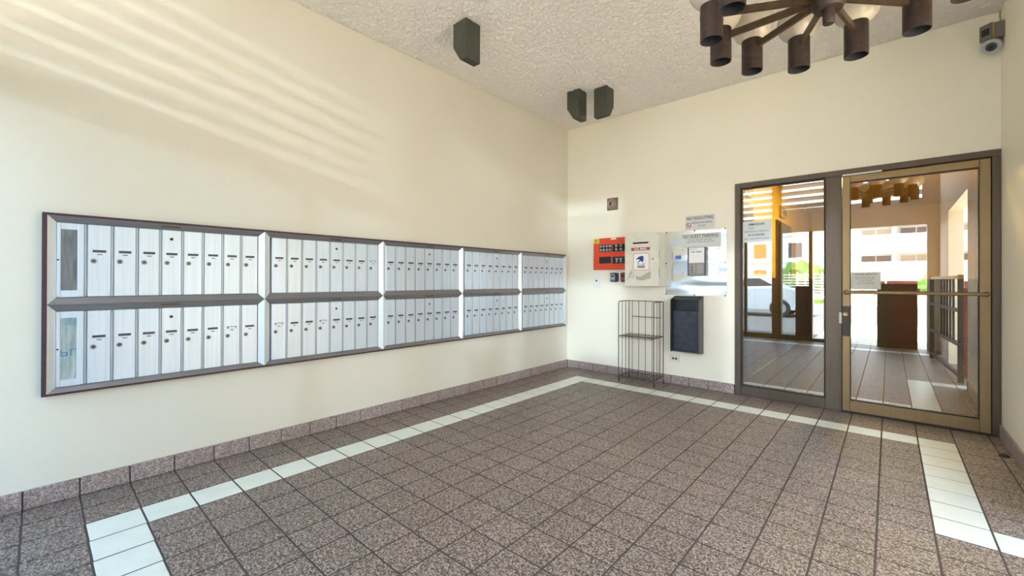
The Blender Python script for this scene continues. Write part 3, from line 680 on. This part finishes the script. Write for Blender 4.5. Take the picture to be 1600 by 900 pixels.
text('NO SOLICITING', 1.778, 1.905, -0.0064, 0.048, 'ink', ns, wid=0.285, bold=0.0006)
text('SMOKING PROHIBITED', 1.800, 1.853, -0.0064, 0.028, 'ink', ns, wid=0.225)
text('BY LAW', 1.800, 1.818, -0.0064, 0.028, 'ink', ns, wid=0.075)
m = MB(); m.tube([(1.654+0.026*math.cos(a*PI/12), -0.007, 1.828+0.026*math.sin(a*PI/12)) for a in range(24)], 0.0035, 5, closed=True); m.tube([(1.636, -0.007, 1.846), (1.672, -0.007, 1.810)], 0.003, 5); m.build('prohibition_ring', 'print_red', ns)
m = MB(); m.box(1.640, 1.668, -0.0066, -0.006, 1.8255, 1.8305); m.build('cigarette', 'ink', ns)
ng = MB().bbox(1.571, 1.998, -0.014, -0.0095, 1.576, 1.733, b=0.001).build('no_guest_parking_sign', 'sign_plate'); tag(ng, 'grey no guest parking sign directly above the intercom keypad unit', 'sign')
text('NO GUEST PARKING', 1.785, 1.702, -0.0144, 0.050, 'ink', ng, wid=0.375, bold=0.0004)
m = MB(); m.box(1.600, 1.972, -0.0144, -0.014, 1.6775, 1.680); m.build('underline', 'ink', ng)
m = MB(); scribble_line(m, 1.655, 1.925, 1.660, -0.014, 0.012, 21); scribble_line(m, 1.630, 1.940, 1.638, -0.014, 0.012, 22); m.build('small_print', 'ink_grey', ng)

# black literature / drop box
lb = thing('drop_box', 'black open fronted wall box below the steel intercom plate', 'wall box', (1.66, 0, 0.39))
D = 0.15
MB().box(1.504, 1.816, -0.012, 0.0, 0.392, 1.026).build('back_panel', 'box_black', lb)
for x0, x1 in ((1.502, 1.512), (1.808, 1.818)):
    MB().prism([(0.0, 0.388), (-D, 0.400), (-D, 0.985), (0.0, 1.027)], 0, x0, x1).build('side_panel', 'box_edge' if x0 > 1.7 else 'box_black', lb)
MB().box(1.512, 1.808, -D+0.004, -0.012, 0.404, 0.412).build('bottom_panel', 'box_edge', lb)
MB().box(1.512, 1.808, -0.085, -0.078, 0.412, 0.860).build('front_flap', 'box_inner', lb)
MB().prism([(-0.012, 1.010), (-0.085, 0.985), (-0.085, 0.990), (-0.012, 1.018)], 0, 1.512, 1.808).build('top_panel', 'box_edge', lb)

ol = thing('power_outlet', 'ivory duplex power outlet plate beside the wire rack', 'outlet', (1.496, 0, 0.253))
MB().bbox(1.436, 1.557, -0.007, 0.0, 0.255, 0.338, b=0.002).build('plate', 'ivory_plastic', ol)
for x in (1.480, 1.515):
    m = MB(); m.lathe([(0.016, -0.007), (0.015, -0.010)], (x, 0, 0.297), 1, 14); sk = m.build('socket', 'speaker_brown', ol)
    m = MB(); m.box(x-0.006, x-0.004, -0.0105, -0.0098, 0.292, 0.304); m.box(x+0.004, x+0.006, -0.0105, -0.0098, 0.292, 0.304); m.build('slots', 'black_hole', sk)

# wire newspaper rack
rk = thing('wire_rack', 'rusty brown wire newspaper rack standing against the back wall', 'rack', (1.17, -0.2, 0))
RX0, RX1, RY0, RY1, RT = 0.957, 1.387, -0.335, -0.065, 0.955
R = 0.0042
def wire(name, pts, r=R): return smooth(MB().tube(pts, r, 6).build(name, 'wire_rust', rk), 60)
for x in (RX0, RX1):
    c = 0.02
    wire('side_frame', [(x, RY0, 0.045), (x, RY0, RT-c), (x, RY0+0.006, RT-0.006), (x, RY0+c, RT), (x, RY1-c, RT), (x, RY1-0.006, RT-0.006), (x, RY1, RT-c), (x, RY1, 0.045)], 0.005)
    for t_ in (0.33, 0.67): wire('side_wire', [(x, RY0+(RY1-RY0)*t_, 0.06), (x, RY0+(RY1-RY0)*t_, RT)], 0.0034)
    for y in (RY0, RY1):
        wire('foot', [(x, y, 0.07), (x, y-0.004, 0.02), (x+0.006, y-0.012, 0.005), (x+0.016, y-0.022, 0.005), (x+0.022, y-0.026, 0.02), (x+0.020, y-0.022, 0.055)])
for k in range(5):
    x = RX0+(RX1-RX0)*(0.10+0.195*k); wire('back_wire', [(x, RY1, 0.06), (x, RY1, RT)], 0.0034)
wire('top_wire', [(RX0, RY1, RT), (RX1, RY1, RT)])
wire('cross_bar', [(RX0+0.04, RY1-0.008, 0.765), (RX1-0.02, RY1-0.008, 0.762)])
for nm, z in (('middle_shelf', 0.545), ('bottom_shelf', 0.075)):
    m = MB(); m.tube([(RX0, RY0, z), (RX1, RY0, z), (RX1, RY1, z), (RX0, RY1, z)], R, 6, closed=True)
    n = 9
    for k in range(n):
        x = RX0+(RX1-RX0)*(k+0.5)/n; sg = 0.012 if nm == 'middle_shelf' else 0.006
        m.tube([(x, RY0, z), (x, (RY0+RY1)/2, z-sg), (x, RY1, z), (x, RY1, z+0.018)], 0.003, 5)
    for k in (0.33, 0.66): m.tube([(RX0, RY0+(RY1-RY0)*k, z), ((RX0+RX1)/2, RY0+(RY1-RY0)*k, z-0.010), (RX1, RY0+(RY1-RY0)*k, z)], 0.003, 5)
    m.tube([(RX0, RY0, z-0.016), (RX1, RY0, z-0.016)], 0.003, 5)
    o = m.build(nm, 'wire_rust', rk)
    if nm == 'middle_shelf': o['label'] = 'tangled wire shelf halfway up'

# motion sensor and dome camera in the upper corner
mc = thing('motion_sensor', 'tan box motion sensor in the upper corner over the door', 'sensor', (3.97, -0.1, 3.03))
def rotbox(name, mat, c, sx_, sy_, z0, z1, ang, parent):
    v = []
    for z in (z0, z1):
        for yy in (-sy_, sy_):
            for xx in (-sx_, sx_): v.append((c[0]+xx*math.cos(ang)-yy*math.sin(ang), c[1]+xx*math.sin(ang)+yy*math.cos(ang), z))
    return MB().add(v, [(0, 2, 3, 1), (4, 5, 7, 6), (0, 1, 5, 4), (2, 6, 7, 3), (0, 4, 6, 2), (1, 3, 7, 5)]).build(name, mat, parent)
ang = math.radians(50)
c0 = Vector((3.942, -0.115)); ax = Vector((math.cos(ang), math.sin(ang))); ay = Vector((-math.sin(ang), math.cos(ang)))
rotbox('body', 'cam_body', c0, 0.028, 0.038, 3.045, 3.165, ang, mc)
rotbox('face', 'cam_grey', c0-ax*0.030, 0.004, 0.038, 3.045, 3.165, ang, mc)
rotbox('window', 'black_hole', c0-ax*0.033, 0.003, 0.024, 3.080, 3.130, ang, mc)
MB().bbox(3.965, WX, -0.150, -0.050, 3.045, 3.165, b=0.003).build('bracket', 'cam_grey', mc)
m = MB(); m.tube([(WX-0.006, -0.10, 3.16), (WX-0.006, -0.03, 3.22), (WX-0.006, -0.008, 3.25), (WX-0.006, -0.008, H)], 0.004, 6); m.build('cable', 'cam_body', mc)
dc = thing('dome_camera', 'round grey dome security camera under the motion sensor', 'security camera', (3.955, -0.11, 2.98))
def disc(name, mat, c, nrm, prof, parent, n=28):
    q = Vector((0, 0, 1)).rotation_difference(Vector(nrm).normalized()); v = []; f = []
    for r, t in prof:
        for i in range(n): v.append(Vector(c)+q@Vector((r*math.cos(2*PI*i/n), r*math.sin(2*PI*i/n), t)))
    for k in range(len(prof)-1):
        for i in range(n): f.append((k*n+i, k*n+(i+1) % n, (k+1)*n+(i+1) % n, (k+1)*n+i))
    f.append([i for i in range(n)][::-1]); f.append([(len(prof)-1)*n+i for i in range(n)])
    return smooth(MB().add(v, f).build(name, mat, parent))
nrm = (-0.30, -1.0, -0.72); cc = Vector((3.953, -0.120, 2.995))
disc('ring', 'cam_ring', cc, nrm, [(0.040, -0.035), (0.054, -0.02), (0.058, 0.0), (0.052, 0.010), (0.042, 0.012), (0.034, 0.006)], dc)
disc('lens_ring', 'slot_dark', cc, nrm, [(0.030, 0.004), (0.030, 0.013), (0.024, 0.016)], dc)
disc('lens', 'black_hole', cc, nrm, [(0.016, 0.014), (0.014, 0.021), (0.006, 0.024)], dc)
m = MB(); m.tube([tuple(cc+Vector((0.02, 0.02, 0.01))), (WX-0.004, -0.09, 3.02)], 0.012, 8); m.build('arm', 'cam_ring', dc)
ds = thing('door_stop', 'small dark dome door stop on the floor by the right wall', 'door stop', (3.955, -0.545, 0))
m = MB(); m.lathe([(0.030, 0.0), (0.030, 0.004), (0.022, 0.016), (0.008, 0.022)], (3.958, -0.545, 0), 2, 18); smooth(m.build('dome', 'bronze_dark', ds))
m = MB(); m.box(3.925, 3.945, -0.552, -0.538, 0.0, 0.010); m.build('bumper', 'brass', ds)

# ------------------------------------------------------------------ lobby behind the glass
LX0, LX1, LY1, LH = 2.02, 4.60, 7.0, 2.75
lf = MB().box(LX0, LX1, 0.14, LY1, -0.06, -0.001).build('floor_lobby', 'grout'); struct(lf)
plain('lobby_slate', (0.045, 0.045, 0.05), 0.25, var=0.2, scale=20)
plain('lobby_dark_band', (0.045, 0.032, 0.028), 0.5)  # dark wall bands added so reflections dominate the lower glass
lrest = MB()
for i in range(10, 22):
    for j in range(0, 33):
        x0 = gx(i)+GAP/2; y0 = 0.15+0.209*j
        if x0+PX > LX1 or y0+0.2 > LY1: continue
        lrest.box(x0, x0+PX-GAP, y0, y0+PX-GAP, -0.004, 0.003)
o = lrest.build('lobby_tiles', 'lobby_slate', lf); o['kind'] = 'stuff'
o = MB().box(LX0-0.1, LX0, 0.14, LY1, -0.02, LH).build('wall_lobby_left', 'lobby_paint'); struct(o); wl = o
o = MB().box(LX1, LX1+0.1, 0.14, LY1, -0.02, LH).build('wall_lobby_right', 'lobby_paint'); struct(o)
o = MB().box(LX0-0.1, LX1+0.1, LY1, LY1+0.1, -0.02, LH).build('wall_lobby_end', 'lobby_paint'); struct(o)
o = MB().box(LX0-0.1, LX1+0.1, 0.14, LY1+0.1, LH, LH+0.1).build('ceiling_lobby', 'lobby_paint'); struct(o)
o = MB().box(WX, LX1+0.1, 0.14, 0.20, -0.02, LH).build('wall_lobby_return', 'lobby_paint'); struct(o)
for n_, b in enumerate(((LX0, LX0+0.012, 0.14, LY1, 0.0, 1.25), (LX1-0.012, LX1, 0.20, LY1, 0.0, 1.25), (LX0, LX1, LY1-0.012, LY1, 0.0, 1.25))):
    struct(MB().box(*b).build(f'trim_{n_+1}', 'lobby_dark_band'))
for n_, (ya, yb, sgy) in enumerate(((0.35, 1.15, 0.95), (2.9, 4.0, 3.3))):
    dd = MB().box(LX0, LX0+0.03, ya-0.07, yb+0.07, 0.0, 2.17).build(f'door_{n_+2}', 'bronze'); struct(dd)
    MB().box(LX0+0.03, LX0+0.045, ya, yb, 0.0, 2.10).build('leaf', 'elevator', dd)
    MB().box(LX0+0.045, LX0+0.05, (ya+yb)/2-0.004, (ya+yb)/2+0.004, 0.0, 2.10).build('seam', 'black_hole', dd)
    sg = thing('lobby_sign', ('tan projecting sign over the nearer lobby door' if n_ == 0 else 'tan projecting sign over the farther lobby door'), 'sign', (LX0, sgy, 2.25), 'tan signs over the lobby doors')
    MB().bbox(LX0+0.0, LX0+0.05, sgy-0.20, sgy+0.20, 2.25, 2.42, b=0.004).build('box', 'sign_ochre', sg)
    m = MB()
    for k in range(4): m.box(LX0+0.05, LX0+0.053, sgy-0.16+k*0.085, sgy-0.11+k*0.085, 2.28, 2.39)
    m.build('dark_marks', 'gasket', sg)
for k, y in enumerate((1.0, 2.9)):  # fill discs added to brighten the lobby, set above the visible range
    lp = thing('lobby_fill_light', ('added warm fill light on the lobby ceiling nearer the door' if k == 0 else 'added warm fill light on the lobby ceiling farther in'), 'ceiling light', (3.3, y, LH), 'added lobby fill lights')
    m = MB(); m.lathe([(0.16, LH-0.03), (0.16, LH)], (3.3, y, 0), 2, 24); m.build('rim', 'bronze', lp)
    m = MB(); m.lathe([(0.14, LH-0.045), (0.145, LH-0.03)], (3.3, y, 0), 2, 24); m.build('fill_disc', 'lobby_fill_glow', lp)

# ------------------------------------------------------------------ outside, seen mirrored in the glass
o = MB().box(-60, 60, -90, FY-0.16, -0.30, -0.08).build('ground', 'concrete'); struct(o)
o = MB().box(WX+0.16, 60, FY-0.16, 1.0, -0.30, -0.06).build('ground_side', 'concrete'); struct(o)
o = MB().box(-60, 60, -24, -11.4, -0.08, -0.07).build('road', 'asphalt'); struct(o)
o = MB().box(-6, 2.1, -11.4, FY-0.16, -0.08, -0.07).build('bounce_cut_ground', 'asphalt'); struct(o)  # dark strip added to cut warm ground bounce on the upper left wall
# side gate standing in the right-hand opening
gt = thing('metal_gate', 'dark grey metal gate with three rails at the side opening', 'gate', (3.96, -3.2, 0))
ga, gb = Vector((3.86, -4.20, 0)), Vector((3.99, -2.16, 0)); gd = (gb-ga)
def gp(t_, z): p = ga+gd*t_; return (p.x, p.y, z)
for t_ in (0.0, 1.0): MB().tube([gp(t_, 0.02), gp(t_, 1.28)], 0.035, 4).build('post', 'gate_grey', gt)
for z in (0.10, 0.46, 0.86, 1.25): MB().tube([gp(0, z), gp(1, z)], 0.028, 4).build('rail', 'gate_grey', gt)
for k in range(1, 6): MB().tube([gp(0.3+k*0.1, 0.46), gp(0.3+k*0.1, 1.25)], 0.016, 4).build('bar', 'gate_grey', gt)
pr_ = MB().bbox(WX+0.02, WX+0.20, -2.95, -2.70, -0.06, 1.12, b=0.01).build('maroon_pier', 'maroon_paint'); tag(pr_, 'low maroon pier in the side opening mirrored in the door glass', 'pier')

nb_ = thing('side_sky_blocker', 'added cream block holding back sky light beyond the side opening', 'building', (10, 1, -0.1))  # unseen block added to cut sky light coming from the right
MB().box(8.0, 14.0, -4.0, 9.0, -0.1, 6.0).build('wall', 'fence_cream', nb_)
for y in (-2.6, -0.6): MB().box(7.95, 8.0, y, y+1.1, 1.0, 2.3).build('window', 'window_dark', nb_)
# white apartment block across the street
def block(name, label, x0, x1, y, floors, zbase, bays):
    t = thing(name, label, 'building', ((x0+x1)/2, y, -0.1))
    MB().box(x0, x1, y-10, y-1.4, -0.1, zbase+floors*2.7+0.4).build('wall', 'stucco_white', t)
    MB().box(x0, x1, y-1.4, y-1.3, -0.1, zbase-0.9).build('ground_floor', 'maroon_paint', t)
    for k in range(floors):
        z = zbase+k*2.7
        MB().box(x0, x1, y-0.15, y, z-0.9, z+1.0).build('parapet', 'stucco_white', t)
        MB().box(x0, x1, y-1.4, y-0.15, z-0.9, z-0.75).build('balcony_floor', 'stucco_white', t)
        w = (x1-x0)/bays
        for b in range(bays):
            xa = x0+b*w
            MB().box(xa+0.2, xa+w-0.5, y-1.4, y-1.34, z+0.2, z+1.72).build('window', 'curtain' if (b+k) % 2 else 'window_dark', t)
            MB().box(xa+w-0.42, xa+w-0.12, y-1.4, y-0.2, z-0.75, z+1.8).build('fin', 'stucco_white', t)
            m = MB(); m.box(xa+0.2, xa+w-0.5, y-1.34, y-1.30, z+1.66, z+1.74); m.box(xa+w/2-0.2, xa+w/2-0.12, y-1.34, y-1.30, z+0.2, z+1.7); m.build('window_frame', 'stucco_white', t)
    return t
block('apartment_building', 'white apartment block with balconies mirrored in the entrance door', 1.0, 16.0, -51.0, 3, 2.15, 5)
b2 = thing('apartment_building', 'plain pale building with small dark windows mirrored in the sidelight', 'building', (-12, -44, -0.1))
MB().box(-24, -2.0, -54, -44, -0.1, 8.2).build('wall', 'stucco_white', b2)
for k in range(3):
    for x in range(-22, -2, 3):
        MB().box(x, x+1.1, -44.0, -43.94, 0.9+k*2.6, 2.3+k*2.6).build('window', 'window_dark', b2)
    MB().box(-24, -2.0, -44.0, -43.9, 3.0+k*2.6, 3.06+k*2.6).build('ledge', 'fence_cream', b2)
# hedge, fence and car by the kerb
fn = thing('slat_fence', 'cream slatted fence behind the silver car mirrored in the sidelight', 'fence', (-2, -27, -0.1))
for k in range(8): MB().box(-9, 3.0, -27.04, -27.0, 0.35+k*0.17, 0.45+k*0.17).build('slat', 'fence_cream', fn)
for k in range(30): MB().box(-9+k*0.42, -8.92+k*0.42, -27.10, -27.04, -0.1, 1.75).build('picket', 'fence_cream', fn)
gr = MB().box(-12, 0.5, -26.5, -24.2, -0.08, 0.15).build('grass_verge', 'grass'); tag(gr, 'green grass verge in front of the fence across the street', 'grass', kind='stuff')
def bush(c, r, label):
    bm = bmesh.new(); bmesh.ops.create_icosphere(bm, subdivisions=3, radius=r); q = random.Random(int(c[0]*10))
    for v in bm.verts: v.co *= q.uniform(0.8, 1.15); v.co.z *= 0.85
    me = bpy.data.meshes.new('bush'); bm.to_mesh(me); bm.free(); me.materials.append(MATS['leaf'])
    tag(link('bush', me, None, c), label, 'bush', 'bushes across the street')
bush((-1.0, -29.0, 1.3), 1.4, 'round green bush behind the fence, nearest the pale building')
bush((6.6, -47.5, 0.9), 1.3, 'leafy green bush in front of the balcony block')
car = thing('parked_car', 'silver parked car at the kerb mirrored in the sidelight', 'car', (-0.35, -13.2, -0.07))
m = MB(); prof = [(-2.6, 0.25), (-2.62, 0.62), (-2.2, 0.85), (-1.45, 0.95), (-0.75, 1.38), (0.45, 1.42), (1.15, 1.0), (1.62, 0.88), (1.85, 0.60), (1.85, 0.25)]
car_c = (-0.55, -13.2)
m.prism([(car_c[0]+x, z-0.05) for x, z in [(p[0], p[1]) for p in prof]], 1, car_c[1]-0.85, car_c[1]+0.85) if False else None
v = []; n = len(prof)
for yy, s_ in ((-0.85, 0.0), (0.85, 0.0)):
    for x, z in prof: v.append((car_c[0]+x, car_c[1]+yy*(1.0 if z < 1.1 else 0.80), z-0.05))
MB().add(v, [list(range(n)), [n+i for i in range(n)][::-1]]+[(i, (i+1) % n, n+(i+1) % n, n+i) for i in range(n)]).build('body', 'car_paint', car)
m = MB(); y_ = car_c[1]+0.80
m.add([(car_c[0]-1.35, y_, 0.95), (car_c[0]+1.0, y_, 0.95), (car_c[0]+0.42, y_-0.06, 1.30), (car_c[0]-0.70, y_-0.06, 1.30), (car_c[0]-1.35, y_+0.03, 0.95), (car_c[0]+1.0, y_+0.03, 0.95), (car_c[0]+0.42, y_-0.03, 1.30), (car_c[0]-0.70, y_-0.03, 1.30)],
      [(0, 1, 2, 3), (4, 7, 6, 5), (0, 4, 5, 1), (1, 5, 6, 2), (2, 6, 7, 3), (3, 7, 4, 0)]); m.build('side_window', 'window_dark', car)
for x in (-1.75, 1.05):
    for s_ in (-1, 1):
        y0 = car_c[1]+s_*0.80
        m = MB(); m.lathe([(0.20, -0.11), (0.31, -0.11), (0.32, 0.0), (0.31, 0.11), (0.20, 0.11)], (car_c[0]+x, y0, 0.25), 1, 20); wv = m.build('wheel', 'tyre', car)
        m = MB(); m.lathe([(0.20, -0.118), (0.20, 0.118)], (car_c[0]+x, y0, 0.25), 1, 16); m.build('rim', 'rim', wv)
